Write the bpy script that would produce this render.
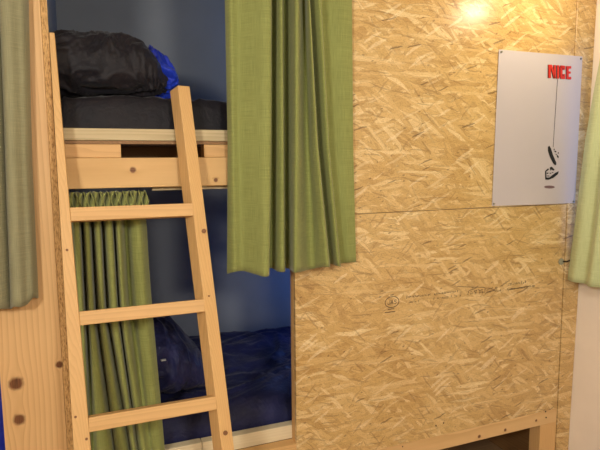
import bpy, bmesh, math, random
from mathutils import Vector, Matrix, noise
sc = bpy.context.scene
for o in list(bpy.data.objects): bpy.data.objects.remove(o)
COL = sc.collection
random.seed(7)

# ------------------------------------------------------------------ camera
F, PIT, ROLL, YAW = 544.115, 0.1161509, -0.0084069, 0.380265
CAM = Vector((0, -1.9, 1.5))
cy, sy = math.cos(YAW), math.sin(YAW)
Rp = Matrix(((1, 0, 0), (0, math.cos(PIT), -math.sin(PIT)), (0, math.sin(PIT), math.cos(PIT))))
Rr = Matrix(((math.cos(ROLL), -math.sin(ROLL), 0), (math.sin(ROLL), math.cos(ROLL), 0), (0, 0, 1)))
M = Rr @ Rp @ Matrix(((cy, -sy, 0), (0, 0, -1), (sy, cy, 0)))   # world -> right, down, forward
cd = bpy.data.cameras.new('camera'); cam = bpy.data.objects.new('camera', cd); COL.objects.link(cam)
cd.sensor_width = 36; cd.lens = F / 600 * 36; cd.clip_start = .02
R = Matrix((M[0], -M[1], -M[2])).transposed()
cam.matrix_world = Matrix.Translation(CAM) @ R.to_4x4()
sc.camera = cam
def at(px, py, Y=0.0):
    "world point where the sight line through a photograph pixel meets the plane y = Y"
    d = M.transposed() @ Vector(((px - 300) / F, (py - 225) / F, 1))
    return CAM + d * ((Y - CAM.y) / d.y)

# ------------------------------------------------------------------ world, lights, exposure
w = bpy.data.worlds.new('world'); sc.world = w; w.use_nodes = True
bg = w.node_tree.nodes['Background']; bg.inputs[0].default_value = (.28, .5, 1, 1); bg.inputs[1].default_value = 1.1
sc.view_settings.view_transform = 'Standard'; sc.view_settings.look = 'None'
sc.view_settings.gamma = 1; sc.view_settings.use_curve_mapping = False
sc.view_settings.exposure = 0.1
def light(name, kind, loc, power, color, size=.1, target=None):
    l = bpy.data.lights.new(name, kind); o = bpy.data.objects.new(name, l); COL.objects.link(o)
    o.location = loc; l.energy = power; l.color = color
    if kind == 'AREA':
        l.shape = 'DISK'; l.size = size
    else: l.shadow_soft_size = size
    if target: o.rotation_euler = (Vector(target) - Vector(loc)).to_track_quat('-Z', 'Y').to_euler()
    return o
BULB = Vector((1.80, -.32, 2.21))
light('bulb_light', 'POINT', BULB, 5.5, (1, .80, .55), .03)
light('ceiling_light_main', 'AREA', (.55, -3.0, 2.05), 36, (1, .935, .82), .35, (1.1, 0, .55))
light('ceiling_light_left', 'AREA', (-1.0, -2.4, 2.05), 43, (1, .935, .83), .35, (2.2, -.2, .5))
light('bunk_light_upper', 'POINT', (1.25, .78, 2.1), 4.5, (.16, .38, 1), .03)
light('bunk_light_lower', 'POINT', (1.2, .62, .86), 2.6, (.14, .32, 1), .03)

# ------------------------------------------------------------------ helpers
def tag(o, label=None, cat=None, group=None, kind=None):
    if label: o['label'] = label
    if cat: o['category'] = cat
    if group: o['group'] = group
    if kind: o['kind'] = kind
    return o
def thing(name, label, cat, loc, group=None):
    o = bpy.data.objects.new(name, None); COL.objects.link(o); o.location = loc; o.empty_display_size = .05
    return tag(o, label, cat, group)
def wloc(p):
    v = Vector((0, 0, 0))
    while p: v += p.location; p = p.parent
    return v
def build(name, bm, mat, parent=None, smooth=False):
    "bm holds world coordinates; the object gets its origin at the base of its own mesh"
    bmesh.ops.recalc_face_normals(bm, faces=bm.faces)
    co = [v.co for v in bm.verts]
    lo = Vector([min(c[i] for c in co) for i in range(3)]); hi = Vector([max(c[i] for c in co) for i in range(3)])
    org = Vector(((lo.x + hi.x) / 2, (lo.y + hi.y) / 2, lo.z))
    bmesh.ops.translate(bm, verts=bm.verts, vec=-org)
    me = bpy.data.meshes.new(name); bm.to_mesh(me); bm.free()
    if smooth:
        for p in me.polygons: p.use_smooth = True
    for m_ in (mat if isinstance(mat, (list, tuple)) else [mat]): me.materials.append(m_)
    o = bpy.data.objects.new(name, me); COL.objects.link(o)
    o.location = org - wloc(parent)
    if parent: o.parent = parent
    return o
def add_hexa(bm, c):
    "c: 8 corners, bottom ring then top ring"
    v = [bm.verts.new(p) for p in c]
    fs = [(0, 1, 2, 3), (7, 6, 5, 4), (0, 4, 5, 1), (1, 5, 6, 2), (2, 6, 7, 3), (3, 7, 4, 0)]
    return v, [bm.faces.new([v[i] for i in f]) for f in fs]
def add_box(bm, x0, x1, y0, y1, z0, z1):
    return add_hexa(bm, [(x0, y0, z0), (x1, y0, z0), (x1, y1, z0), (x0, y1, z0), (x0, y0, z1), (x1, y0, z1), (x1, y1, z1), (x0, y1, z1)])
def bev(bm, r=.002, seg=2):
    bmesh.ops.bevel(bm, geom=list(bm.edges), offset=r, segments=seg, affect='EDGES', profile=.5)
def box(name, x0, x1, y0, y1, z0, z1, mat, parent=None, r=.002):
    bm = bmesh.new(); add_box(bm, x0, x1, y0, y1, z0, z1)
    if r: bev(bm, r)
    return build(name, bm, mat, parent)
def add_cyl(bm, a, b, r, n=16, r2=None):
    a, b = Vector(a), Vector(b); d = b - a
    q = d.to_track_quat('Z', 'Y').to_matrix().to_4x4()
    bmesh.ops.create_cone(bm, cap_ends=True, segments=n, radius1=r, radius2=r if r2 is None else r2, depth=d.length,
                          matrix=Matrix.Translation((a + b) / 2) @ q)
def cyl(name, a, b, r, mat, parent=None, n=16, r2=None):
    bm = bmesh.new(); add_cyl(bm, a, b, r, n, r2); return build(name, bm, mat, parent)

# ------------------------------------------------------------------ materials
class NT:
    def __init__(s, name):
        s.m = bpy.data.materials.new(name); s.m.use_nodes = True; s.t = s.m.node_tree; s.b = s.t.nodes['Principled BSDF']
    def n(s, kind, **kw):
        nd = s.t.nodes.new(kind)
        for k, v in kw.items(): setattr(nd, k, v)
        return nd
    def link(s, a, b): s.t.links.new(a, b)
    def val(s, sock, v):
        if hasattr(v, 'is_linked') or isinstance(v, bpy.types.NodeSocket): s.link(v, sock)
        else: sock.default_value = v
    def math(s, op, a, b=0.0, c=None):
        nd = s.n('ShaderNodeMath', operation=op); s.val(nd.inputs[0], a); s.val(nd.inputs[1], b)
        if c is not None: s.val(nd.inputs[2], c)
        return nd.outputs[0]
    def ramp(s, fac, stops, interp='LINEAR'):
        nd = s.n('ShaderNodeValToRGB'); cr = nd.color_ramp; cr.interpolation = interp
        while len(cr.elements) < len(stops): cr.elements.new(.5)
        for e, (p, c) in zip(cr.elements, stops):
            e.position = p; e.color = (*c, 1) if len(c) == 3 else c
        s.link(fac, nd.inputs[0]); return nd.outputs[0]
    def mix(s, fac, a, b, blend='MIX'):
        nd = s.n('ShaderNodeMix', data_type='RGBA', blend_type=blend)
        s.val(nd.inputs[0], fac)
        for i, v in ((6, a), (7, b)):
            if isinstance(v, tuple): nd.inputs[i].default_value = (*v, 1)
            else: s.link(v, nd.inputs[i])
        return nd.outputs[2]
    def coords(s, kind='Object', scale=(1, 1, 1), rot=(0, 0, 0), loc=(0, 0, 0), src=None):
        if src is None:
            src = s.n('ShaderNodeNewGeometry').outputs['Position'] if kind == 'World' else s.n('ShaderNodeTexCoord').outputs[kind]
        mp = s.n('ShaderNodeMapping'); s.link(src, mp.inputs[0])
        mp.inputs['Location'].default_value = loc; mp.inputs['Rotation'].default_value = rot; mp.inputs['Scale'].default_value = scale
        return mp.outputs[0]
    def noise(s, vec, scale, detail=3, rough=.5, dist=0):
        nd = s.n('ShaderNodeTexNoise'); s.link(vec, nd.inputs['Vector']); nd.inputs['Scale'].default_value = scale
        nd.inputs['Detail'].default_value = detail; nd.inputs['Roughness'].default_value = rough; nd.inputs['Distortion'].default_value = dist
        return nd.outputs[0]
    def bump(s, h, strength, dist=.001):
        nd = s.n('ShaderNodeBump'); nd.inputs['Strength'].default_value = strength; nd.inputs['Distance'].default_value = dist
        s.link(h, nd.inputs['Height']); s.link(nd.outputs[0], s.b.inputs['Normal'])
    def base(s, c):
        if isinstance(c, tuple): s.b.inputs['Base Color'].default_value = (*c, 1)
        else: s.link(c, s.b.inputs['Base Color'])
    def rough(s, v): s.val(s.b.inputs['Roughness'], v)
def L(r, g, b):
    f = lambda c: ((c / 255 + .055) / 1.055) ** 2.4 if c > 10.3 else c / 255 / 12.92
    return (f(r), f(g), f(b))
def plain(name, rgb, rough=.6, metal=0, bumpscale=None, bs=.2, var=0.0):
    t = NT(name); t.rough(rough); t.b.inputs['Metallic'].default_value = metal
    if var:
        n_ = t.noise(t.coords('Object'), 6, 4)
        t.base(t.ramp(n_, [(.3, tuple(c * (1 - var) for c in rgb)), (.7, tuple(min(1, c * (1 + var)) for c in rgb))]))
    else: t.base(rgb)
    if bumpscale: t.bump(t.noise(t.coords('Object'), bumpscale, 4), bs, .002)
    return t.m

def osb():
    t = NT('osb_board'); pos = t.n('ShaderNodeNewGeometry').outputs['Position']
    warp = t.n('ShaderNodeTexNoise'); t.link(pos, warp.inputs['Vector']); warp.inputs['Scale'].default_value = 9; warp.inputs['Detail'].default_value = 5; warp.inputs['Roughness'].default_value = .6
    sub = t.n('ShaderNodeVectorMath', operation='MULTIPLY_ADD'); t.link(warp.outputs['Color'], sub.inputs[0])
    sub.inputs[1].default_value = (.03, .0, .03); t.link(pos, sub.inputs[2])
    src = sub.outputs[0]
    pal = [(0, L(150, 110, 60)), (.14, L(186, 146, 88)), (.34, L(206, 168, 106)), (.6, L(219, 184, 124)), (.8, L(232, 204, 150)), (.93, L(248, 228, 182)), (1, L(240, 214, 160))]
    col = None; hgt = None
    for i, (ang, sx, sz, thr) in enumerate([(4, 7, 40, 0), (-22, 6.5, 42, .55), (26, 6, 46, .5), (-6, 7, 44, .55), (-34, 8, 44, .62), (44, 7, 48, .70), (-64, 10, 60, .82), (12, 6, 60, .6), (-28, 8, 64, .66), (-48, 7.5, 66, .74), (-2, 7, 70, .72)]):
        v = t.coords(src=src, rot=(0, math.radians(ang), 0), loc=(i * 3.1, 0, i * 1.7))
        v = t.coords(src=v, scale=(sx, .001, sz))
        vo = t.n('ShaderNodeTexVoronoi', feature='F1'); t.link(v, vo.inputs['Vector']); vo.inputs['Scale'].default_value = 1
        ve = t.n('ShaderNodeTexVoronoi', feature='DISTANCE_TO_EDGE'); t.link(v, ve.inputs['Vector']); ve.inputs['Scale'].default_value = 1
        sp = t.n('ShaderNodeSeparateColor'); t.link(vo.outputs['Color'], sp.inputs[0])
        fib = t.noise(t.coords(src=v, scale=(.8, 1, 4)), 2.4, 4, .65)
        tone = t.math('ADD', t.math('MULTIPLY_ADD', sp.outputs[0], .74, .12), t.math('MULTIPLY', t.math('SUBTRACT', fib, .5), .95))
        c = t.ramp(tone, pal)
        crev_shade = t.math('MULTIPLY', t.math('SUBTRACT', 1.0, t.math('MINIMUM', t.math('MULTIPLY', ve.outputs['Distance'], 9), 1.0)), t.math('MULTIPLY', t.math('POWER', sp.outputs[2], 2.0), .75))
        c = t.mix(crev_shade, c, L(120, 80, 42))  # strand edges darkened: crevice shade put into the colour
        h = t.math('ADD', t.math('MULTIPLY', sp.outputs[2], .5), t.math('MULTIPLY', fib, .3))
        if col is None: col, hgt = c, h
        else:
            mask = t.math('MULTIPLY', t.math('GREATER_THAN', sp.outputs[1], thr), t.math('MULTIPLY_ADD', sp.outputs[0], .3, .7))
            col = t.mix(mask, col, c)
            mm = t.n('ShaderNodeMix', data_type='FLOAT'); t.link(mask, mm.inputs[0]); t.link(hgt, mm.inputs[2]); t.link(h, mm.inputs[3]); hgt = mm.outputs[0]
    # small dark flecks of bark
    fl = t.coords(src=src, rot=(0, .25, 0)); fl = t.coords(src=fl, scale=(60, .001, 120))
    vo = t.n('ShaderNodeTexVoronoi', feature='F1'); t.link(fl, vo.inputs['Vector']); vo.inputs['Scale'].default_value = 1
    sp = t.n('ShaderNodeSeparateColor'); t.link(vo.outputs['Color'], sp.inputs[0])
    fm = t.math('MULTIPLY', t.math('GREATER_THAN', sp.outputs[0], .986), t.math('LESS_THAN', vo.outputs['Distance'], .38))
    col = t.mix(t.math('MULTIPLY', fm, .75), col, L(96, 60, 30))
    big = t.noise(pos, 2.2, 2); col = t.mix(.22, col, t.ramp(big, [(.3, L(205, 164, 98)), (.7, L(246, 218, 158))]), 'MIX')
    for i, (ang, sx, sz, th, cl, op) in enumerate([(24, 7, 70, .90, L(250, 232, 190), .30), (-16, 9, 110, .93, L(118, 78, 40), .34), (-52, 10, 100, .965, L(126, 86, 46), .38), (2, 7, 75, .88, L(248, 226, 176), .30), (48, 10, 100, .965, L(134, 92, 50), .3), (33, 8, 64, .92, L(252, 234, 194), .42), (-4, 9, 150, .94, L(110, 72, 38), .36), (18, 12, 120, .975, L(80, 50, 26), .6)]):
        v = t.coords(src=src, rot=(0, math.radians(ang), 0), loc=(i * 5.3 + 40, 0, i * 2.7)); v = t.coords(src=v, scale=(sx, .001, sz))
        vo = t.n('ShaderNodeTexVoronoi', feature='F1'); t.link(v, vo.inputs['Vector']); vo.inputs['Scale'].default_value = 1
        sp = t.n('ShaderNodeSeparateColor'); t.link(vo.outputs['Color'], sp.inputs[0])
        sl = t.math('MULTIPLY', t.math('GREATER_THAN', sp.outputs[0], th), t.math('LESS_THAN', vo.outputs['Distance'], .42))
        col = t.mix(t.math('MULTIPLY', sl, op), col, cl)
    fine = t.noise(t.coords(src=src, scale=(55, 1, 420), rot=(0, .12, 0)), 1, 3, .6); grit = t.noise(t.coords(src=src, scale=(170, 1, 260)), 1, 2)
    col = t.mix(1.0, col, t.ramp(t.math('MULTIPLY', t.math('ADD', fine, grit), .5), [(.34, (.62, .56, .48)), (.5, (.95, .94, .92)), (.66, (1, 1, 1))]), 'MULTIPLY')
    t.base(col); t.rough(.3); t.b.inputs['Specular IOR Level'].default_value = .55
    t.bump(hgt, .4, .0016)
    return t.m
def pine(name, axis, c0=L(206, 164, 110), c1=L(232, 196, 146), knots=(), kplane='xz', ring=16.0, kr=62, contrast=1.0, rough=.5):
    "long grain along axis ('x','y','z'); knots: world (u, v, radius) in plane kplane"
    t = NT(name)
    obj_c = t.n('ShaderNodeTexCoord').outputs['Object']; wpos = t.n('ShaderNodeNewGeometry').outputs['Position']
    src = wpos if knots else obj_c
    sp = t.n('ShaderNodeSeparateXYZ'); t.link(src, sp.inputs[0])
    s_ = {'x': .9, 'y': .9, 'z': .9}; sc_ = [9, 9, 9]; sc_['xyz'.index(axis)] = .7
    n1 = t.noise(t.coords(src=src, scale=tuple(sc_)), 1.0, 3, .5)
    others = [a for a in 'xyz' if a != axis]
    g = t.math('ADD', sp.outputs['xyz'.index(others[0])], t.math('MULTIPLY', sp.outputs['xyz'.index(others[1])], .8 if not knots else .0))
    g = t.math('ADD', g, t.math('MULTIPLY', n1, .09 if not knots else .05))
    kdark = None
    if knots:
        iu, iv = 'xyz'.index(kplane[0]), 'xyz'.index(kplane[1])
        for (u, v, r) in knots:
            du = t.math('SUBTRACT', sp.outputs[iu], u); dv = t.math('SUBTRACT', sp.outputs[iv], v)
            cross, along = (du, dv) if axis == kplane[1] else (dv, du)
            d2 = t.math('ADD', t.math('MULTIPLY', cross, cross), t.math('MULTIPLY', t.math('MULTIPLY', along, along), .35))
            infl = t.math('DIVIDE', 1.5 * r * r, t.math('ADD', d2, r * r * .4))
            sgn = t.math('TANH', t.math('DIVIDE', cross, r * .8))
            g = t.math('ADD', g, t.math('MULTIPLY', t.math('MULTIPLY', infl, sgn), -r * .55))
            dd = t.math('SQRT', t.math('ADD', t.math('MULTIPLY', du, du), t.math('MULTIPLY', dv, dv)))
            dd = t.math('ADD', dd, t.math('MULTIPLY', t.math('SUBTRACT', t.noise(t.coords(src=src), 60, 2), .5), r * .5))
            k = t.math('SUBTRACT', 1.0, t.math('SMOOTH_MIN', 1.0, t.math('DIVIDE', dd, r), .15))
            k = t.math('MINIMUM', t.math('MULTIPLY', t.math('MAXIMUM', k, 0), 2.4), 1.0)
            kdark = k if kdark is None else t.math('MAXIMUM', kdark, k)
    saw = t.math('FRACT', t.math('MULTIPLY', g, ring * 6 if not knots else kr))
    band = t.math('POWER', saw, 2.2)
    fs = [420, 420, 420]; fs['xyz'.index(axis)] = 9
    fine = t.noise(t.coords(src=src, scale=tuple(fs)), 1, 2)
    big = t.noise(t.coords(src=src), 3, 2)
    tone = t.math('ADD', t.math('MULTIPLY', band, .55 * contrast), t.math('MULTIPLY', fine, .3))
    tone = t.math('ADD', tone, t.math('MULTIPLY', big, .35))
    col = t.ramp(tone, [(.1, c1), (.95, c0)])
    if kdark is not None:
        col = t.mix(kdark, col, t.ramp(fine, [(.3, L(84, 50, 30)), (.7, L(134, 88, 54))]))
    t.base(col); t.rough(rough); t.b.inputs['Specular IOR Level'].default_value = .35
    t.bump(fine, .12, .0008)
    return t.m
def linen(name, rgb, rgb2, sheen=.2, trans=.12):
    t = NT(name); uv = t.n('ShaderNodeUVMap').outputs[0]
    a = t.noise(t.coords(src=uv, scale=(900, 14, 1)), 1, 2); b = t.noise(t.coords(src=uv, scale=(14, 900, 1)), 1, 2)
    s_ = t.math('MULTIPLY', t.math('ADD', a, b), .5)
    big = t.noise(t.coords(src=uv), 5, 2)
    c = t.ramp(t.math('ADD', t.math('MULTIPLY', s_, .9), t.math('MULTIPLY', big, .1)), [(.32, rgb2), (.64, rgb)])
    t.base(c); t.rough(.75); t.b.inputs['Sheen Weight'].default_value = sheen; t.b.inputs['Specular IOR Level'].default_value = .25
    t.bump(s_, .3, .0012)
    return t.m
def quilt(name, rgb, rgb2, rough=.6, spec=.3):
    t = NT(name); o_ = t.coords('Object')
    c = t.ramp(t.noise(o_, 7, 3), [(.35, rgb2), (.7, rgb)])
    t.base(c); t.rough(rough); t.b.inputs['Sheen Weight'].default_value = .08; t.b.inputs['Specular IOR Level'].default_value = spec
    t.bump(t.math('ADD', t.noise(o_, 30, 4, .6, .6), t.math('MULTIPLY', t.noise(o_, 600, 2), .06)), .5, .01)
    return t.m

M_OSB = osb()
te = NT('osb_cut_edge'); te.rough(.85)
e1 = te.noise(te.coords('World', scale=(260, 60, 60)), 1, 4, .7)
te.base(te.ramp(e1, [(.34, L(130, 90, 50)), (.47, L(200, 156, 98)), (.6, L(224, 182, 124))])); te.bump(e1, 1.0, .003)
M_EDGE = te.m
kn = lambda px, py, r, Y=-.005: (at(px, py, Y).x, at(px, py, Y).z, r)
M_BOARD = pine('wide_pine_board', 'z', L(200, 156, 102), L(228, 188, 134), [kn(16, 384, .026), kn(19, 420, .022), kn(59, 365, .014)], contrast=.9)
M_PX = pine('pine_along_x', 'x', L(198, 154, 98), L(222, 180, 122), contrast=.8); M_PZ = pine('pine_along_z', 'z', L(202, 158, 100), L(226, 184, 126), contrast=.7)
M_PY = pine('pine_along_y', 'y')
M_RAIL = pine('pine_rail_with_knot', 'x', L(198, 156, 98), L(222, 184, 126), [kn(133, 170, .012), kn(216, 180, .009)])
M_BASE = pine('pine_base_rail', 'x', L(206, 166, 112), L(230, 194, 140), [kn(480, 437, .010), kn(506, 430.5, .009), kn(537, 421, .008)])
M_GREY = pine('weathered_board', 'x', L(176, 158, 118), L(208, 190, 150))
M_CREAM = pine('cream_board', 'x', L(206, 188, 150), L(232, 218, 186), contrast=.4)
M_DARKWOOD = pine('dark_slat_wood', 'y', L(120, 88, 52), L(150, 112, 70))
M_GREEN = linen('green_linen', L(152, 158, 92), L(116, 121, 64))
M_GREENL = linen('grey_green_linen', L(160, 156, 122), L(120, 118, 88))
M_GREENP = linen('pale_green_linen', L(212, 220, 172), L(172, 184, 128))
M_NAVY = quilt('navy_quilt', L(34, 38, 84), L(19, 21, 54), .55, .25)
M_BLACKQ = quilt('black_quilt', L(30, 25, 31), L(15, 14, 24), .6)
M_ROYAL = quilt('royal_blue_cloth', L(30, 62, 200), L(16, 36, 150), .45)
M_WALLG = plain('grey_blue_paint', L(122, 127, 134), .7, bumpscale=180, bs=.15, var=.04)
M_PLASTER = plain('beige_plaster', L(250, 238, 224), .85, bumpscale=220, bs=.35, var=.03)
M_CEIL = plain('white_ceiling_paint', L(226, 220, 208), .9, var=.02)
M_FLOOR = pine('floor_boards', 'x', L(130, 100, 70), L(170, 136, 100))
M_PAPER = plain('poster_paper', L(196, 188, 194), .45, var=.01)
M_RED = plain('red_ink', L(205, 40, 24), .5); M_INK = plain('black_ink', L(24, 20, 22), .5)
M_SHADE = plain('brown_print', L(120, 92, 98), .5); M_STAMP = plain('stamp_ink', L(62, 44, 28), .6)
M_STEEL = plain('steel', L(150, 150, 140), .35, 1); M_BLACK = plain('black_plastic', L(20, 20, 20), .4)
M_SCREW = plain('dark_screw', L(60, 44, 30), .5, .6)
M_WHITE = plain('white_window_frame', L(215, 218, 222), .4)
tg = NT('window_glass'); tg.b.inputs['Transmission Weight'].default_value = 1; tg.b.inputs['Roughness'].default_value = .02; tg.b.inputs['IOR'].default_value = 1.02; M_GLASS = tg.m
def emit(name, rgb, s):
    t = NT(name); t.b.inputs['Emission Color'].default_value = (*rgb, 1); t.b.inputs['Emission Strength'].default_value = s; t.base(rgb); return t.m

# ------------------------------------------------------------------ the room
FZ, CZ = -.15, 2.5
LEAN = lambda z: (z - .75) * .0158      # the right wall is a little out of plumb
XR, XL, YB, YW = 2.212, -1.7, -3.4, 1.0
def struct(name, *a, **k):
    o = box(name, *a, r=0, **k); o['kind'] = 'structure'; return o
struct('floor', XL - .1, XR + .1, YB - .1, YW + .1, FZ - .1, FZ, M_FLOOR)
struct('ceiling', XL - .1, XR + .1, YB - .1, YW + .1, CZ, CZ + .1, M_CEIL)
struct('wall_back', XL - .1, XR + .1, YW, YW + .1, FZ, CZ, M_WALLG)
struct('wall_left', XL - .1, XL, YB, YW, FZ, CZ, M_PLASTER)
struct('wall_front', XL - .1, XR + .1, YB - .1, YB, FZ, CZ, M_PLASTER)
WY0, WY1, WZ0, WZ1 = -1.05, -.035, 1.02, 2.08
bm = bmesh.new()
add_box(bm, XR, XR + .12, YB, WY0, FZ, CZ); add_box(bm, XR, XR + .12, WY1, YW, FZ, CZ)
add_box(bm, XR, XR + .12, WY0, WY1, FZ, WZ0); add_box(bm, XR, XR + .12, WY0, WY1, WZ1, CZ)
for v_ in bm.verts: v_.co.x += LEAN(v_.co.z)
build('wall_right', bm, M_PLASTER)['kind'] = 'structure'
wn = bmesh.new(); t_ = .03
add_box(wn, XR + .03, XR + .08, WY0, WY0 + t_, WZ0, WZ1); add_box(wn, XR + .03, XR + .08, WY1 - .012, WY1, WZ0, WZ1)
add_box(wn, XR + .03, XR + .08, WY0 + t_, WY1 - .012, WZ0, WZ0 + t_); add_box(wn, XR + .03, XR + .08, WY0 + t_, WY1 - .012, WZ1 - t_, WZ1)
add_box(wn, XR + .035, XR + .075, -.56, -.53, WZ0 + t_, WZ1 - t_)
win = build('window_1', wn, M_WHITE); win['kind'] = 'structure'
box('pane', XR + .052, XR + .057, WY0 + t_, WY1 - .012, WZ0 + t_, WZ1 - t_, M_GLASS, win, r=0)
# partition between this bunk and its neighbour: grey painted wall lining behind the post
struct('wall_partition', -.13, -.0705, .02, YW, FZ, CZ, M_WALLG)

# ------------------------------------------------------------------ OSB cladding
def osb_panel(label, x0, x1, z0, z1, y0=0.0, y1=.018):
    bm = bmesh.new(); add_box(bm, x0, x1, y0, y1, z0, z1)
    if x1 > 2.2:
        for v_ in bm.verts:
            if v_.co.x > 2.2: v_.co.x += LEAN(v_.co.z)
    bev(bm, .0012, 1)
    o = build('osb_panel', bm, M_OSB); return tag(o, label, 'panel')
PX0, PX1, SEAM, BOT = .737, 2.1095, 1.2925, .2865
up = osb_panel('large upper strand board panel behind the white poster', PX0, PX1, SEAM + .001, CZ)
lowp = osb_panel('lower strand board panel with faint ink stamps, above the base rail', PX0, PX1, BOT, SEAM - .001)
osb_panel('narrow vertical strand board strip between the panels and the plaster wall', 2.1165, 2.2105, FZ, CZ)
def screws(parent, pts, r=.003, mat=M_SCREW, Y=-.0012):
    for (px, py) in pts:
        p = at(px, py, 0)
        cyl('screw_head', (p.x, Y, p.z), (p.x, .001, p.z), r, mat, parent, 10)
screws(lowp, [(436, 425.5), (443.5, 423)], .0035)
# printed stamp and codes (illegible small print) on the lower panel
def ink_poly(bm, pts, y):
    vs = [bm.verts.new((x, y, z)) for x, z in pts]; f = bm.faces.new(vs); return f
def seg2(bm, a, b, wd, y):
    a, b = Vector(a), Vector(b); n_ = (b - a).normalized(); n_ = Vector((-n_.y, n_.x)) * wd / 2
    ink_poly(bm, [tuple(a - n_), tuple(b - n_), tuple(b + n_), tuple(a + n_)], y)
def finish_ink(name, bm, mat, parent, th=.0004):
    r = bmesh.ops.extrude_face_region(bm, geom=list(bm.faces))
    bmesh.ops.translate(bm, verts=[e for e in r['geom'] if isinstance(e, bmesh.types.BMVert)], vec=(0, th, 0))
    return build(name, bm, mat, parent)
GLY = {'J': [((1, 1), (1, .2)), ((1, .2), (.5, 0)), ((.5, 0), (0, .3))], 'A': [((0, 0), (.5, 1)), ((.5, 1), (1, 0)), ((.2, .35), (.8, .35))],
       'S': [((1, .9), (.3, 1)), ((.3, 1), (.05, .7)), ((.05, .7), (.95, .35)), ((.95, .35), (.6, 0)), ((.6, 0), (0, .1))]}
def glyph(bm, g, x, z, w_, h, wd, y=-.0006):
    for a, b in GLY[g]: seg2(bm, (x + a[0] * w_, z + a[1] * h), (x + b[0] * w_, z + b[1] * h), wd, y)
bm = bmesh.new(); c = at(392, 302)
for i in range(24):
    a0, a1 = i * math.tau / 24, (i + 1) * math.tau / 24
    seg2(bm, (c.x + .033 * math.cos(a0), c.z + .023 * math.sin(a0)), (c.x + .033 * math.cos(a1), c.z + .023 * math.sin(a1)), .0028, -.0006)
finish_ink('stamp_ring', bm, M_STAMP, lowp)
for i, g in enumerate('JAS'):
    bm = bmesh.new(); glyph(bm, g, c.x - .022 + i * .016, c.z - .010, .012, .018, .0025); finish_ink('stamp_letter', bm, M_STAMP, lowp)
bm = bmesh.new(); rr = random.Random(3)
def print_row(px0, py0, px1, py1, h, gap=.35):
    bm = bmesh.new()
    a, b = at(px0, py0), at(px1, py1); x = a.x
    while x < b.x:
        z = a.z + (b.z - a.z) * (x - a.x) / (b.x - a.x)
        w_ = h * rr.uniform(.4, .7)
        for _ in range(3):
            seg2(bm, (x + rr.uniform(0, w_), z + rr.uniform(0, h)), (x + rr.uniform(0, w_) + .001, z + rr.uniform(0, h)), .0022, -.0006)
        x += w_ * 1.5 + (h if rr.random() < .15 else 0)
    finish_ink('printed_line', bm, M_STAMP, lowp)
for (px, py, l) in ((382, 291, .012), (380, 297, .010), (392, 295, .016), (390, 312, .05), (391, 309, .03)):
    bm = bmesh.new(); p = at(px, py); seg2(bm, (p.x - l / 2, p.z), (p.x + l / 2, p.z), .003, -.0006); finish_ink('printed_dash', bm, M_STAMP, lowp)
print_row(406, 298.5, 430, 296, .010); print_row(409, 303, 418, 302, .007); print_row(434, 295.5, 458, 292, .010)
print_row(433, 300, 460, 297, .011); print_row(468, 293, 497, 288.5, .009); print_row(470, 294.5, 500, 291.5, .011)
print_row(508, 286, 528, 283, .014); print_row(507, 290.5, 534, 287, .009)
for (p, q, k_) in (((457, 286.5), (485, 287.5), .002), ((508, 290), (530, 286), .003)):
    bm = bmesh.new(); a, b = at(*p), at(*q); seg2(bm, (a.x, a.z), (b.x, b.z), k_, -.0006); finish_ink('printed_dash', bm, M_STAMP, lowp)

# ------------------------------------------------------------------ bunk bed frame
bed = thing('bunk_bed', 'two-tier bunk bed frame of pale pine built behind the strand board', 'bunk bed', (1.0, .5, FZ))
IX0, IX1 = -.069, 2.15
box('upper_side_rail', IX0, PX0 + .02, .0, .038, 1.418, 1.517, M_RAIL, bed)
tag(box('bed_board', IX0, IX1, .02, .058, 1.5745, 1.6135, M_GREY, bed), 'weathered grey board under the black quilt')
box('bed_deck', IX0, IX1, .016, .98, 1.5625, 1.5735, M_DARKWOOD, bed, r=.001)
for a, b in ((IX0, at(121, 150, .018).x), (at(204, 150, .018).x, .56), (1.2, 1.4)):
    box('deck_block', a, b, .018, .075, 1.5175, 1.562, M_PX, bed)
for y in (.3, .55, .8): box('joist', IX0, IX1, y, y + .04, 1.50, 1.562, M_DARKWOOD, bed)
box('ledger', IX0, IX1, .945, .985, 1.41, 1.499, M_PX, bed)
box('under_strip', .225, PX0, .04, .06, 1.404, 1.43, M_GREY, bed)
box('lower_side_rail', IX0, PX0, .0, .048, .29, .391, M_PX, bed)
xs = at(202, 440, .05).x
tag(box('bed_board', IX0, xs - .001, .05, .088, .392, .448, M_CREAM, bed), 'cream painted board left of the joint')
tag(box('bed_board', xs + .001, IX1, .05, .088, .39, .447, M_CREAM, bed), 'cream board right of the joint')
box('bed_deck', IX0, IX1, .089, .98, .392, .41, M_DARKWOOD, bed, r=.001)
box('post', .7365, .80, .0185, .05, FZ, CZ, M_PZ, bed)
br = box('base_rail', PX0, 2.1105, .0, .045, .2175, .2855, M_BASE, bed)
screws(br, [(545.5, 411.5), (546, 417.5)], .004)
pb = box('base_post', 2.008, 2.1105, .001, .068, FZ, .217, M_PZ, bed)
box('base_post', .745, .81, .052, .11, FZ, .21, M_PZ, bed)
screws(br, [(402.5, 446.5)], .003)
box('end_post', 2.1115, 2.15, .07, .06, FZ, CZ, M_PZ, bed)
box('under_bed_shade_back', .74, 2.2, .9, .92, FZ, .38, M_DARKWOOD, bed)  # dark board added so the shaded space below the bunk stays dark
box('under_bed_shade_side', 2.16, 2.175, .08, .895, FZ, .38, M_DARKWOOD, bed)  # added dark panel, hides the pale right wall inside the shaded opening

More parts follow.
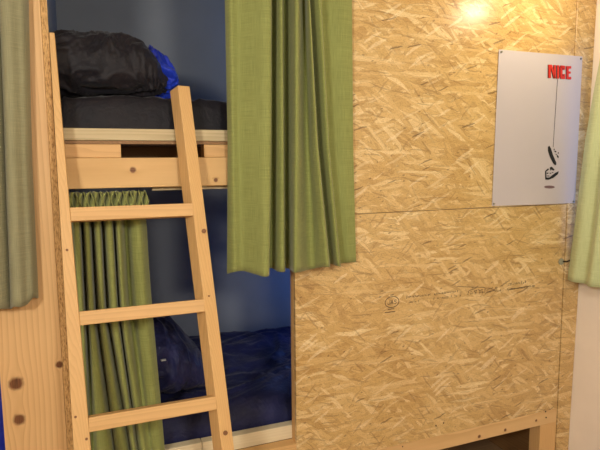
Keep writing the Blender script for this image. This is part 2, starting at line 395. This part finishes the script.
# ------------------------------------------------------------------ left post board and cut edge of partition
lb = box('pine_board', -.272, -.0898, -.002, .03, FZ, CZ, M_BOARD, r=.0015)
tag(lb, 'wide upright pine board with dark knots beside the ladder', 'board')
bm = bmesh.new()
n_ = 150; rr = random.Random(5); vs = []
for i in range(n_ + 1):
    z = FZ + (CZ - FZ) * i / n_; j = rr.uniform(-.0012, .0006); k = rr.uniform(-.001, .001)
    vs.append([bm.verts.new(p) for p in ((-.0892, .001 + j, z), (-.080, .0005 + j + k, z), (-.0712 + j * .4, .002 + k, z), (-.0712, .0195, z), (-.0892, .0195, z))])
for a, b in zip(vs, vs[1:]):
    for q in range(5): bm.faces.new((a[q], a[(q + 1) % 5], b[(q + 1) % 5], b[q]))
bm.faces.new(vs[0][::-1]); bm.faces.new(vs[-1])
tag(build('partition_edge', bm, M_EDGE), 'rough sawn edge of strand board between wide pine board and ladder', 'panel edge')

# ------------------------------------------------------------------ ladder
lad = thing('ladder', 'pale pine bunk ladder leaning on the upper bunk rail', 'ladder', (.17, -.46, FZ))
def yl(z): return -.114 + .227 * (z - 1.37)           # front plane of the ladder
TH = math.atan(.227); nrm = Vector((0, math.cos(TH), -math.sin(TH)))   # towards the bunk
DEP = .062
def rail_x_left(z): return -.0172 + (-.0545 + .0172) * (z - .757) / (1.905 - .757)
def rail_x_right(z): return at(233, 450, -.262).x + (at(190.5, 86, -.027).x - at(233, 450, -.262).x) * (z - .58) / (1.756 - .58)
def ladder_rail(fx0, fx1, z0, z1, tw=0.0):
    ct, st = math.cos(tw), math.sin(tw); dn = Vector((-st, nrm.y * ct, nrm.z * ct))
    bm = bmesh.new(); c = []
    for z in (z0, z1):
        a = Vector((fx0(z), yl(z), z)); b = Vector((fx1(z), yl(z) + (fx1(z) - fx0(z)) * math.tan(tw), z))
        if z == z0:   # sawn level on the floor
            dz = Vector((-st * DEP, ct * DEP / math.cos(TH), 0)); c += [a, b, b + dz, a + dz]
        else: c += [a, b, b + dn * DEP, a + dn * DEP]
    add_hexa(bm, c); bev(bm, .0022)
    return build('ladder_rail', bm, M_PZ, lad)
W = .042
left_edge = lambda z: max(rail_x_left(z) - .070, -.0700 + .009 * (1.9 - z) / 1.2)
ladder_rail(left_edge, rail_x_left, FZ, 1.905)
right_rail = ladder_rail(lambda z: rail_x_right(z) - W, rail_x_right, FZ, 1.756, math.radians(17))
for z, dl, dr, hz in ((1.347, 0, 0, .042), (1.040, 0, 0, .041), (.736, .0, 0, .042), (.43, 0, 0, .042), (.12, 0, 0, .042)):
    bm = bmesh.new(); f = yl(z) + .0012; h = hz / 2
    upv = Vector((0, math.sin(TH), math.cos(TH)))
    c = []
    for s_ in (-h, h):
        for xx, dd in ((rail_x_left(z), 0), (rail_x_right(z) - W, 0), (rail_x_right(z) - W, .036), (rail_x_left(z), .036)):
            c.append(Vector((xx, f, z)) + upv * s_ + nrm * dd)
    add_hexa(bm, c); bev(bm, .002)
    build('rung', bm, M_PX, lad)
# screw heads and knots on the rails
for (px, py, Yo, r) in ((75.5, 417, 0, .0038), (86.5, 439, 0, .0040), (204, 231, 0, .0075), (225.5, 433, 0, .0075), (209, 296, 0, .003), (67, 250, 0, .004)):
    # intersect sight line with the ladder plane
    Y = -.2
    for _ in range(8): Y = yl(at(px, py, Y).z)
    p = at(px, py, Y)
    cyl('knot', p - nrm * .0007, p + nrm * .002, r, plain('ladder_knot', L(128, 84, 48), .6), lad, 12)

# ------------------------------------------------------------------ curtains
def catmull(pts, n):
    out = []; P_ = [pts[0]] + list(pts) + [pts[-1]]; m = len(pts) - 1
    for i in range(n + 1):
        t = i / n * m; k = min(int(t), m - 1); u = t - k
        p0, p1, p2, p3 = P_[k], P_[k + 1], P_[k + 2], P_[k + 3]
        out.append(tuple(.5 * ((2 * b) + (-a + c) * u + (2 * a - 5 * b + 4 * c - d) * u * u + (-a + 3 * b - 3 * c + d) * u ** 3) for a, b, c, d in zip(p0, p1, p2, p3)))
    return out
def curtain(name, label, mat, levels, nu=260, nv=60, hem=None, wob=.003, seed=0, hemline=.045):
    """levels: list of (z, [(x, y), ...]) from the top down, equal point counts; hem: list of bottom z per control point"""
    secs = [(z, catmull(c, nu)) for z, c in levels]
    hz = catmull([(h,) for h in hem], nu) if hem else None
    bm = bmesh.new(); uvl = bm.loops.layers.uv.new('UVMap'); grid = []
    ztop, zbot = levels[0][0], levels[-1][0]
    arc = [0]
    for a, b in zip(secs[-1][1], secs[-1][1][1:]): arc.append(arc[-1] + math.hypot(a[0] - b[0], a[1] - b[1]))
    for j in range(nv + 1):
        t = j / nv; z0 = ztop + (zbot - ztop) * t; row = []
        for k in range(len(secs) - 1):
            if secs[k][0] >= z0 >= secs[k + 1][0] - 1e-9: break
        za, zb = secs[k][0], secs[k + 1][0]; u = (za - z0) / (za - zb); u = max(0, min(1, u)); 
        for i in range(nu + 1):
            a, b = secs[k][1][i], secs[k + 1][1][i]
            x = a[0] + (b[0] - a[0]) * u; y = a[1] + (b[1] - a[1]) * u
            z = z0 + ((hz[i][0] - zbot) * t ** 3 if hz else 0)
            nz = noise.noise(Vector((arc[i] * 9, z * 2.2, seed))) + .4 * noise.noise(Vector((arc[i] * 30, z * 7, seed + 5)))
            row.append(bm.verts.new((x + wob * .4 * nz, y + wob * nz, z)))
        grid.append(row)
    for j in range(nv):
        for i in range(nu):
            f = bm.faces.new((grid[j][i], grid[j][i + 1], grid[j + 1][i + 1], grid[j + 1][i]))
            for l, (ii, jj) in zip(f.loops, ((i, j), (i + 1, j), (i + 1, j + 1), (i, j + 1))):
                l[uvl].uv = (arc[ii], grid[jj][ii].co.z)
    o = build(name, bm, mat, None, True)
    md = o.modifiers.new('thick', 'SOLIDIFY'); md.thickness = .0022; md.offset = 0
    return tag(o, label, 'curtain')
def xs_at(pts, py):   # [(px, Y)] -> [(x, Y)] on the sight line row py
    return [(at(px, py, Y).x, Y) for px, Y in pts]
# main curtain hanging outside the bunk opening
Ys = [-.030, -.050, -.048, -.070, -.088, -.082, -.040, -.026, -.058, -.074, -.066, -.034, -.024, -.050, -.088, -.086, -.052, -.050, -.078, -.092, -.074, -.038, -.046, -.074, -.066, -.032, -.030, -.038, -.034]
Ys = [min(-.006, (y + .05) * 1.75 - .055) for y in Ys]
bx = [227, 234, 243, 255, 264, 269, 267, 272, 277, 282, 285, 283, 287, 291, 294, 299, 307, 314, 322, 328, 330, 327.5, 332, 338, 340.5, 339.5, 344, 350, 356]
mx = [228, 233, 240, 253, 265, 271, 269, 273, 277, 282, 284, 283, 286, 290, 295, 299, 304, 309, 313, 317, 318, 316, 320, 327, 329, 328, 334, 345, 353]
tx = [225, 231, 239, 253, 265, 271.5, 270, 273, 277, 281, 283, 282, 285, 290, 295.5, 299, 302, 305, 307, 309, 309.5, 308.5, 311, 319, 321, 320.5, 328, 342, 352]
hemy = [274, 272, 271, 274, 276.5, 275, 269, 268, 271, 272, 271, 268, 268, 270, 272.5, 272, 270, 268.5, 267, 267, 266.5, 264, 264, 266, 266.5, 264, 263, 262.5, 262]
hem = [at(px, hy, Y).z for px, hy, Y in zip(bx, hemy, Ys)]
top_ = [(x, y * .9 - .004) for x, y in xs_at(list(zip(tx, Ys)), 0)]
curtain('green_curtain', 'long olive green curtain hanging over the bunk opening right of the ladder', M_GREEN,
        [(2.44, top_), (2.06, xs_at(list(zip(tx, Ys)), 0)), (1.55, xs_at(list(zip(mx, Ys)), 150)), (1.10, xs_at(list(zip(bx, Ys)), 270))], nu=420, hem=hem, seed=1)
# left curtain in front of the wide board
lx = [(-60, -.03), (-45, -.075), (-30, -.04), (-18, -.03), (-10, -.075), (-2, -.085), (5, -.07), (9.5, -.045), (11, -.030), (10, -.055), (13, -.085), (20, -.088), (27, -.070), (33, -.062), (36.5, -.045), (38.5, -.028)]
lt = [(-66, -.03), (-50, -.065), (-36, -.04), (-26, -.03), (-18, -.065), (-12, -.075), (-5, -.06), (-1.5, -.045), (0, -.030), (0, -.055), (3, -.075), (9, -.08), (16, -.070), (22, -.062), (26, -.045), (28, -.028)]
hemz = [at(px, 309, Y).z for px, Y in lx]
for i in (10, 11): hemz[i] = at(lx[i][0], 307, lx[i][1]).z
for i in (12,): hemz[i] = at(27, 304, -.07).z
for i in (13, 14, 15): hemz[i] = at(lx[i][0], 298, lx[i][1]).z
lm = [((a[0] * .45 + b[0] * .55) + (-1.5 if i > 12 else 0), a[1]) for i, (a, b) in enumerate(zip(lx, lt))]
curtain('green_curtain', 'grey-green curtain at the far left, hanging over the wide pine board', M_GREENL,
        [(2.44, xs_at(lt, 0)), (1.98, xs_at(lt, 0)), (1.5, xs_at(lm, 150)), (1.05, xs_at(lx, 300))], nu=260, hem=hemz, seed=9)
# lower bunk curtain, gathered under the upper rail
lowb = [(76,.024),(79,.016),(82,-.004),(85,-.008),(88,-.008),(91,.0),(94,-.002),(98,-.008),(104,-.012),(110,-.014),(114.5,-.010),(116,.018),(117.5,.010),(121,-.006),(127,-.012),(131,-.010),(132.5,.014),(133.5,.012),(135,-.006),(137.5,-.010),(139,-.002),(140,.014),(141.5,.006),(144,-.006),(147,-.010),(150,-.008),(153,-.004),(156,-.006),(161,-.006),(165.5,.004)]
lowm = [(70,.028),(76,.02),(78,-.006),(81,-.012),(84,-.008),(86,.022),(88,.022),(89.5,-.008),(92,-.012),(94.5,-.006),(96.5,.024),(98.5,.024),(100,-.006),(103,-.014),(105.5,-.008),(107,.022),(109,.024),(111,-.006),(114.5,-.014),(118,-.008),(119,.02),(120.5,.016),(122,-.008),(124.5,-.014),(127.5,-.006),(130,.014),(134,.014),(138,-.002),(146,-.008),(153,.004)]
lowt = [(62 + i * (147.5 - 62) / 19, (.022 if i % 2 else -.012) + .004 * math.sin(i * 2.1)) for i in range(20)]
sh = lambda p, d: [(a, b + d) for a, b in p]
D_ = -.002   # plane of the lower curtain
def lc(p, py, amp=1.7): return [(at(a, py, D_ + b * amp).x, D_ + b * amp) for a, b in p]
lowt = [(a_ * (147.5 - 65) / 85 + 65 - 70 * (147.5 - 65) / 85, b_) for a_, b_ in lowm]
def lc(p, py, D_, amp): return [(at(a, py, D_ + b * amp).x, D_ + b * amp) for a, b in p]
mid = lambda p, q: [((a[0] + b[0]) / 2, (a[1] + b[1]) / 2) for a, b in zip(p, q)]
c3 = curtain('green_curtain', 'gathered green curtain hanging inside the lower bunk behind the ladder', M_GREEN,
             [(1.404, lc(lowt, 195, .03, 1.4)), (1.33, lc(lowt, 212, .04, 2.8)), (1.10, lc(mid(lowt, lowm), 270, .04, 2.8)), (.95, lc(lowm, 320, .035, 2.5)), (.40, lc(lowb, 447, -.002, 1.7))], nu=340, nv=80, seed=4, wob=.004)
# frilled heading with the cord running through it
bm = bmesh.new(); rows = []; NU = 300
uvl = bm.loops.layers.uv.new('UVMap')
xa, xb = at(65, 195, 0).x, at(147, 195, 0).x
for j in range(13):
    z = 1.336 + (1.406 - 1.336) * j / 12; row = []
    for i in range(NU + 1):
        u = i / NU; amp = .009 + .010 * abs(j - 5) / 6
        ph = u * 21 * math.tau + 2.2 * noise.noise(Vector((u * 9, z * 16, 3)))
        y = -.004 + amp * math.sin(ph) + .007 * noise.noise(Vector((u * 40, z * 55, 1)))
        row.append(bm.verts.new((xa + (xb - xa) * u + .004 * math.cos(ph * .5 + j * .5), y, z + .003 * math.sin(ph * .7))))
    rows.append(row)
for j in range(12):
    for i in range(NU):
        f = bm.faces.new((rows[j][i], rows[j][i + 1], rows[j + 1][i + 1], rows[j + 1][i]))
        for l in f.loops: l[uvl].uv = (l.vert.co.x * 3, l.vert.co.z)
hd = build('gathered_heading', bm, M_GREEN, c3, True)
md = hd.modifiers.new('thick', 'SOLIDIFY'); md.thickness = .0018
cyl('curtain_cord', (xa - .01, .01, 1.372), (xb + .01, .01, 1.372), .002, M_GREEN, c3)
# right curtain in front of the window, parallel to the right wall (built as x = depth, runs along -y)
def rc(edge, xoff):
    n_ = 22; out = []
    for i in range(n_):
        t = i / (n_ - 1); y = edge - (1.05 + edge) * t * 1.0
        out.append((xoff + (-.020 if i % 2 else .018) * (.5 if i < 3 else 1), y))
    return out
curtain('green_curtain', 'pale green curtain on the right, over the window beside the plaster wall', M_GREENP,
        [(2.44, rc(-.15, 2.13)), (1.95, rc(-.115, 2.13)), (1.78, rc(-.09, 2.125)), (1.586, rc(-.066, 2.12)), (1.24, rc(-.042, 2.115)), (.933, rc(-.018, 2.108))], nu=300, seed=12, wob=.005)
for (a, b, lab) in (((-.62, -.055, 2.455), (1.12, -.055, 2.455), 'long curtain rod along the bunk front near the ceiling'),
                    ((2.13, -1.15, 2.455), (2.13, -.03, 2.455), 'short curtain rod above the window on the right wall')):
    r_ = thing('curtain_rod', lab, 'curtain rod', a)
    cyl('rod', a, b, .009, M_STEEL, r_)
    for p in (a, b):
        q = Vector(p); cyl('bracket', q, (q.x, q.y, CZ), .006, M_STEEL, r_)
# small metal latch between the panel and the curtain
M_HOOK = plain('dull_grey_metal', L(150, 150, 128), .5)
hk = thing('metal_hook', 'small grey metal hook on the strip beside the right curtain', 'hook', at(562, 265, -.004))
p = at(560.8, 261.5, 0)
bm = bmesh.new(); add_cyl(bm, (p.x, -.005, p.z), (p.x, -.0003, p.z), .0155, 20); build('hook_plate', bm, M_HOOK, hk)
bm = bmesh.new(); add_cyl(bm, (p.x + .010, -.004, p.z), (p.x + .012, -.022, p.z + .002), .0035, 10); add_cyl(bm, (p.x + .012, -.022, p.z + .002), (p.x + .034, -.024, p.z + .007), .0035, 10)
build('hook_pin', bm, M_SCREW, hk)

# ------------------------------------------------------------------ poster
PY = -.004
tl, tr, bl, br_ = at(499, 49.5, PY), at(582.5, 56.5, PY), at(492, 206, PY), at(575, 203, PY)
po = thing('poster', 'white paper poster with red lettering pinned to the strand board', 'poster', ((bl.x + br_.x) / 2, PY, bl.z))
def bulge(u, v): return .011 * math.sin(math.pi * min(1, max(0, u))) ** 1.5 * max(0, v) ** 9
def pp(px, py, d=0):
    "point on the sheet: follows the slight curl of its lower edge"
    p = at(px, py, PY - d)
    v = (tl.z - p.z) / (tl.z - bl.z); u = (p.x - bl.x) / (br_.x - bl.x)
    return Vector((p.x, p.y - bulge(u, v), p.z))
bm = bmesh.new(); rows = []
for j in range(21):
    v = j / 20; row = []
    for i in range(21):
        u = i / 20; a = tl.lerp(tr, u); b = bl.lerp(br_, u); c = a.lerp(b, v)
        c.y -= bulge(u, v); row.append(bm.verts.new(c))
    rows.append(row)
for j in range(20):
    for i in range(20): bm.faces.new((rows[j][i], rows[j][i + 1], rows[j + 1][i + 1], rows[j + 1][i]))
sheet = build('paper_sheet', bm, M_PAPER, po, False); sheet.modifiers.new('t', 'SOLIDIFY').thickness = .0005
def flat(name, polys, mat, d=.0016, lab=None):
    bm = bmesh.new()
    for poly in polys:
        bm.faces.new([bm.verts.new(pp(x, y, d)) for x, y in poly])
    o = finish_ink(name, bm, mat, po, .0005)
    if lab: o['label'] = lab
    return o
def R4(x0, y0, x1, y1): return [(x0, y0), (x1, y0), (x1, y1), (x0, y1)]
LET = {'N': [R4(548.6, 64.6, 551, 78), [(550.4, 64.6), (552.2, 64.8), (555.6, 78.3), (553.8, 78.2)], R4(554, 65, 556, 78.4)],
       'I': [R4(557.2, 65.2, 559.3, 78.6)],
       'C': [R4(560.4, 66.5, 562.6, 77.5), [(560.8, 65.4), (565.2, 65.8), (565.2, 69.8), (563.6, 69.7), (563.6, 68), (561, 68)], [(561, 76), (563.6, 76), (563.6, 74), (565.2, 74), (565.2, 79), (561, 78.9)]],
       'E': [R4(566.6, 66, 568.8, 79.2), R4(568.6, 66.1, 571.3, 68.6), R4(568.6, 71.4, 570.8, 73.6), R4(568.6, 76.8, 571.3, 79.4)]}
for k_ in 'NICE':
    flat('letter_shadow', [[(x - .9, y + .1) for x, y in q] for q in LET[k_]], M_INK, .0012, 'black edge behind a red letter')
    flat('letter', LET[k_], M_RED, .0020, 'red letter ' + k_)
flat('drawn_string', [[(557.4, 79), (557.75, 79), (553.35, 147), (553.05, 147)]], M_INK)
def oval(cx, cy_, rx, ry, a, n=14):
    ca, sa = math.cos(a), math.sin(a)
    return [(cx + rx * math.cos(t) * ca - ry * math.sin(t) * sa, cy_ + rx * math.cos(t) * sa + ry * math.sin(t) * ca) for t in [i * math.tau / n for i in range(n)]]
flat('drawn_shoe', [[(548, 147), (549.3, 145.7), (551, 148.5), (553, 155), (556.2, 162.5), (556.3, 164.5), (555, 165.4), (553, 163), (550, 157), (548, 151)],
                    oval(555.5, 151.5, 1.1, .7, .4), oval(557.8, 156.5, .8, 1.5, -.3), oval(556.3, 154.5, .6, .5, 0), oval(558.3, 153, .5, .9, .2), oval(554.2, 149.5, .5, .9, .2)], M_INK, lab='black drawing of a hanging shoe sole')
flat('drawn_shoe', [[(545, 177.5), (549, 177.5), (555, 173), (558.6, 171.2), (558, 174), (553, 178), (548, 179.8), (545, 179.5)],
                    [(545, 171), (546.2, 170), (546.2, 178), (545, 178)], [(546, 170.2), (548, 168.3), (548.8, 169.2), (546.8, 171.2)], [(549.6, 167.5), (551.6, 166.6), (554.5, 169.5), (553.5, 170.6), (551, 169.5), (550.3, 170.8)],
                    oval(547.5, 173.2, 1, .6, -.5), oval(550.3, 173.2, 1, .5, -.2), oval(552.5, 172.5, .8, .4, 0), oval(548, 176, 1.4, .45, .1)], M_INK, lab='black line drawing of a shoe')
flat('drawn_shadow', [oval(549, 187, 5.4, 1.5, .02, 20)], M_SHADE, lab='brown printed shadow under the shoes')
for (px, py) in ((501, 52), (580.5, 58.8), (493.5, 203.8), (573, 201.5)):
    q = at(px, py, PY); cyl('pin', (q.x, PY - .006, q.z), (q.x, -.0002, q.z), .0038, M_STEEL, po, 12)

# ------------------------------------------------------------------ bedding
def wr(x, y, z, s=1.0, seed=0):
    p = Vector((x, y, z)) * s
    q = p + Vector((noise.noise(p * 2 + Vector((seed, 0, 0))), noise.noise(p * 2 + Vector((0, seed, 7))), 0)) * .6
    r = 0; a = 1; f = 3.2
    for _ in range(4):
        r += a * (1 - abs(noise.noise(q * f + Vector((seed, 3, 1)))) * 2.4); a *= .5; f *= 2.0
    return r / 1.9
def slab(name, x0, x1, y0, y1, z0, zt, mat, wrinkle, seed, parent=None, nx=160, ny=110, round_=.05, s=1.0, front=None):
    "soft quilt: a closed shell, rounded front edge, wrinkled top following zt(x, y)"
    bm = bmesh.new(); topg = []
    for j in range(ny + 1):
        row = []
        v = j / ny; y = y0 + (y1 - y0) * v
        for i in range(nx + 1):
            u = i / nx; x = x0 + (x1 - x0) * u
            h = zt(x, y) - z0
            e = min((y - y0), (y1 - y), (x - x0), (x1 - x)) ; k = 1.0
            if e < round_: k = math.sqrt(max(0, 1 - (1 - e / round_) ** 2))
            z = z0 + h * (.12 + .88 * k) + wrinkle * (wr(x, y, z0, s, seed) - .5) * (.3 + .7 * k)
            yy = y
            if front and v < .3: yy = y - front(x) * (1 - v / .3)
            row.append(bm.verts.new((x, yy, max(z, z0 + .004))))
        topg.append(row)
    for j in range(ny):
        for i in range(nx): bm.faces.new((topg[j][i], topg[j][i + 1], topg[j + 1][i + 1], topg[j + 1][i]))
    edge = topg[0] + [r[-1] for r in topg[1:]] + topg[-1][-2::-1] + [r[0] for r in topg[-2:0:-1]]
    low = [bm.verts.new((v.co.x, v.co.y, z0)) for v in edge]; n_ = len(edge)
    for i in range(n_): bm.faces.new((edge[i], edge[(i + 1) % n_], low[(i + 1) % n_], low[i]))
    bm.faces.new(low)
    return build(name, bm, mat, parent, True)
# upper bunk: flat black quilt (side seen edge-on) + rolled quilt with blue lining
def cushion(name, x0, x1, y0, y1, z0, ztop, mat, wrk, seed, ex=3.0, parent=None, n1=110, n2=120, oneside=False, s=1.4):
    "closed soft body: cross sections in y-z swept along x"
    bm = bmesh.new(); rings = []
    for i in range(n1 + 1):
        u = i / n1; x = x0 + (x1 - x0) * u
        uu = max(0, 2 * u - 1) if oneside else abs(2 * u - 1); e = (1 - uu ** 3.2) ** (1 / 2.4) if uu < 1 else 0
        h, ylo, yhi = ztop(x), y0, y1
        cz, cyy = (z0 + h) / 2, (ylo + yhi) / 2; ring = []
        for k in range(n2):
            a = k / n2 * math.tau; ca, sa = math.cos(a), math.sin(a)
            ny_ = math.copysign(abs(ca) ** (2 / ex), ca); nz_ = math.copysign(abs(sa) ** (2 / ex), sa)
            y = cyy + ny_ * (yhi - ylo) / 2 * (.35 + .65 * e if e > .03 else .3); z = cz + nz_ * (h - z0) / 2 * max(e, .05)
            if nz_ < 0: z = max(z, z0) if e > .4 else z
            d = wrk * (wr(x, y, z, s, seed) - .5) * (1 if z > z0 + .01 else .1)
            ring.append(bm.verts.new((x, y + ny_ * d, max(z0 + .0005, z + nz_ * d))))
        rings.append(ring)
    for a, b in zip(rings, rings[1:]):
        for k in range(n2): bm.faces.new((a[k], a[(k + 1) % n2], b[(k + 1) % n2], b[k]))
    bm.faces.new(rings[0][::-1]); bm.faces.new(rings[-1])
    return build(name, bm, mat, parent, True)
tag(slab('quilt', IX0 + .002, 2.05, .062, .97, 1.575, lambda x, y: 1.722 + .006 * math.sin(x * 7), M_BLACKQ, .02, 3, round_=.03, s=1.6), 'flat black quilt spread over the upper bunk', 'quilt')
def mt(x):
    pts = [(-.08, 1.945), (-.02, 1.955), (.10, 1.962), (.17, 1.955), (.22, 1.94), (.26, 1.91), (.30, 1.87), (.34, 1.82)]
    for (a, h), (b, g) in zip(pts, pts[1:]):
        if a <= x <= b: return h + (g - h) * (x - a) / (b - a)
    return pts[0][1] if x < 0 else 1.8
roll = tag(cushion('rolled_quilt', -.067, .325, .085, .60, 1.724, mt, M_BLACKQ, .034, 8, 3.2, oneside=True, s=2.2), 'bunched dark quilt rolled up on the flat quilt of the upper bunk', 'quilt')
cushion('blue_lining', .225, .365, .14, .42, 1.726, lambda x: 1.93 - max(0, x - .26) * .9, M_ROYAL, .05, 21, 2.3, roll, s=2.4)
# lower bunk
def lz(x, y):
    z = .525 + .05 * (y - .1) / .8 + .02 * math.exp(-((y - .28) / .10) ** 2) + .012 * math.sin(x * 6 + y * 5)
    z += .03 * math.exp(-((x - .62) / .12) ** 2 - ((y - .2) / .10) ** 2)
    return z
tag(slab('quilt', IX0 + .002, 2.05, .10, .97, .411, lz, M_NAVY, .026, 14, round_=.07, s=1.5), 'rumpled navy blue quilt spread over the lower bunk', 'quilt')
def pz(x): return .905 - max(0, x - .16) ** 2 * 2.6 - max(0, .05 - x) ** 2 * 2
pil = tag(cushion('pillow', .02, .47, .15, .62, .57, pz, M_NAVY, .03, 33, 2.6, s=1.8), 'navy pillow standing against the green curtain in the lower bunk', 'pillow')
q = at(164, 362, .12); bm = bmesh.new(); add_box(bm, q.x - .008, q.x + .010, .135, .15, q.z - .0015, q.z + .0015); build('care_tag', bm, M_WHITE, pil)
# neighbouring bunk on the left: blue bedding
nb = tag(slab('quilt', -.85, -.14, .06, .95, .35, lambda x, y: .9, M_ROYAL, .02, 5, round_=.05, nx=60, ny=60), 'bright blue bedding at the far left edge, beyond the wide board', 'quilt')
box('neighbour_rail', -.86, -.14, .035, .055, FZ, .42, M_PX, None)
tag(bpy.data.objects['neighbour_rail'], 'pine front board of the neighbouring bunk at the far left', 'board'); bpy.data.objects['neighbour_rail'].name = 'bed_front_board'

# ------------------------------------------------------------------ lamps
lp = thing('pendant_lamp', 'bare warm bulb hanging near the strand board, out of view above', 'lamp', (BULB.x, BULB.y, BULB.z))
cyl('socket', BULB + Vector((0, 0, .05)), BULB + Vector((0, 0, .09)), .018, M_BLACK, lp)
cyl('cord', BULB + Vector((0, 0, .09)), (BULB.x, BULB.y, CZ), .003, M_BLACK, lp)
for (x, y, lab) in ((.55, -3.0, 'round hanging ceiling lamp behind the camera to the right'), (-1.0, -2.4, 'round hanging ceiling lamp behind the camera to the left')):
    t = thing('ceiling_lamp', lab, 'lamp', (x, y, 2.06)); cyl('lamp_body', (x, y, 2.10), (x, y, 2.14), .2, M_WHITE, t, 32); cyl('cord', (x, y, 2.14), (x, y, CZ), .004, M_BLACK, t)
for (x, y, z, lab) in ((1.25, .78, 2.1, 'small blue reading lamp inside the upper bunk'), (1.2, .62, .86, 'small blue reading lamp inside the lower bunk')):
    t = thing('reading_lamp', lab, 'lamp', (x, 1.0, z)); cyl('lamp_arm', (x, y, z + .053), (x, 1.0, z + .053), .006, M_BLACK, t)
    cyl('lamp_shade', (x, y, z + .045), (x, y, z + .06), .04, M_BLACK, t)
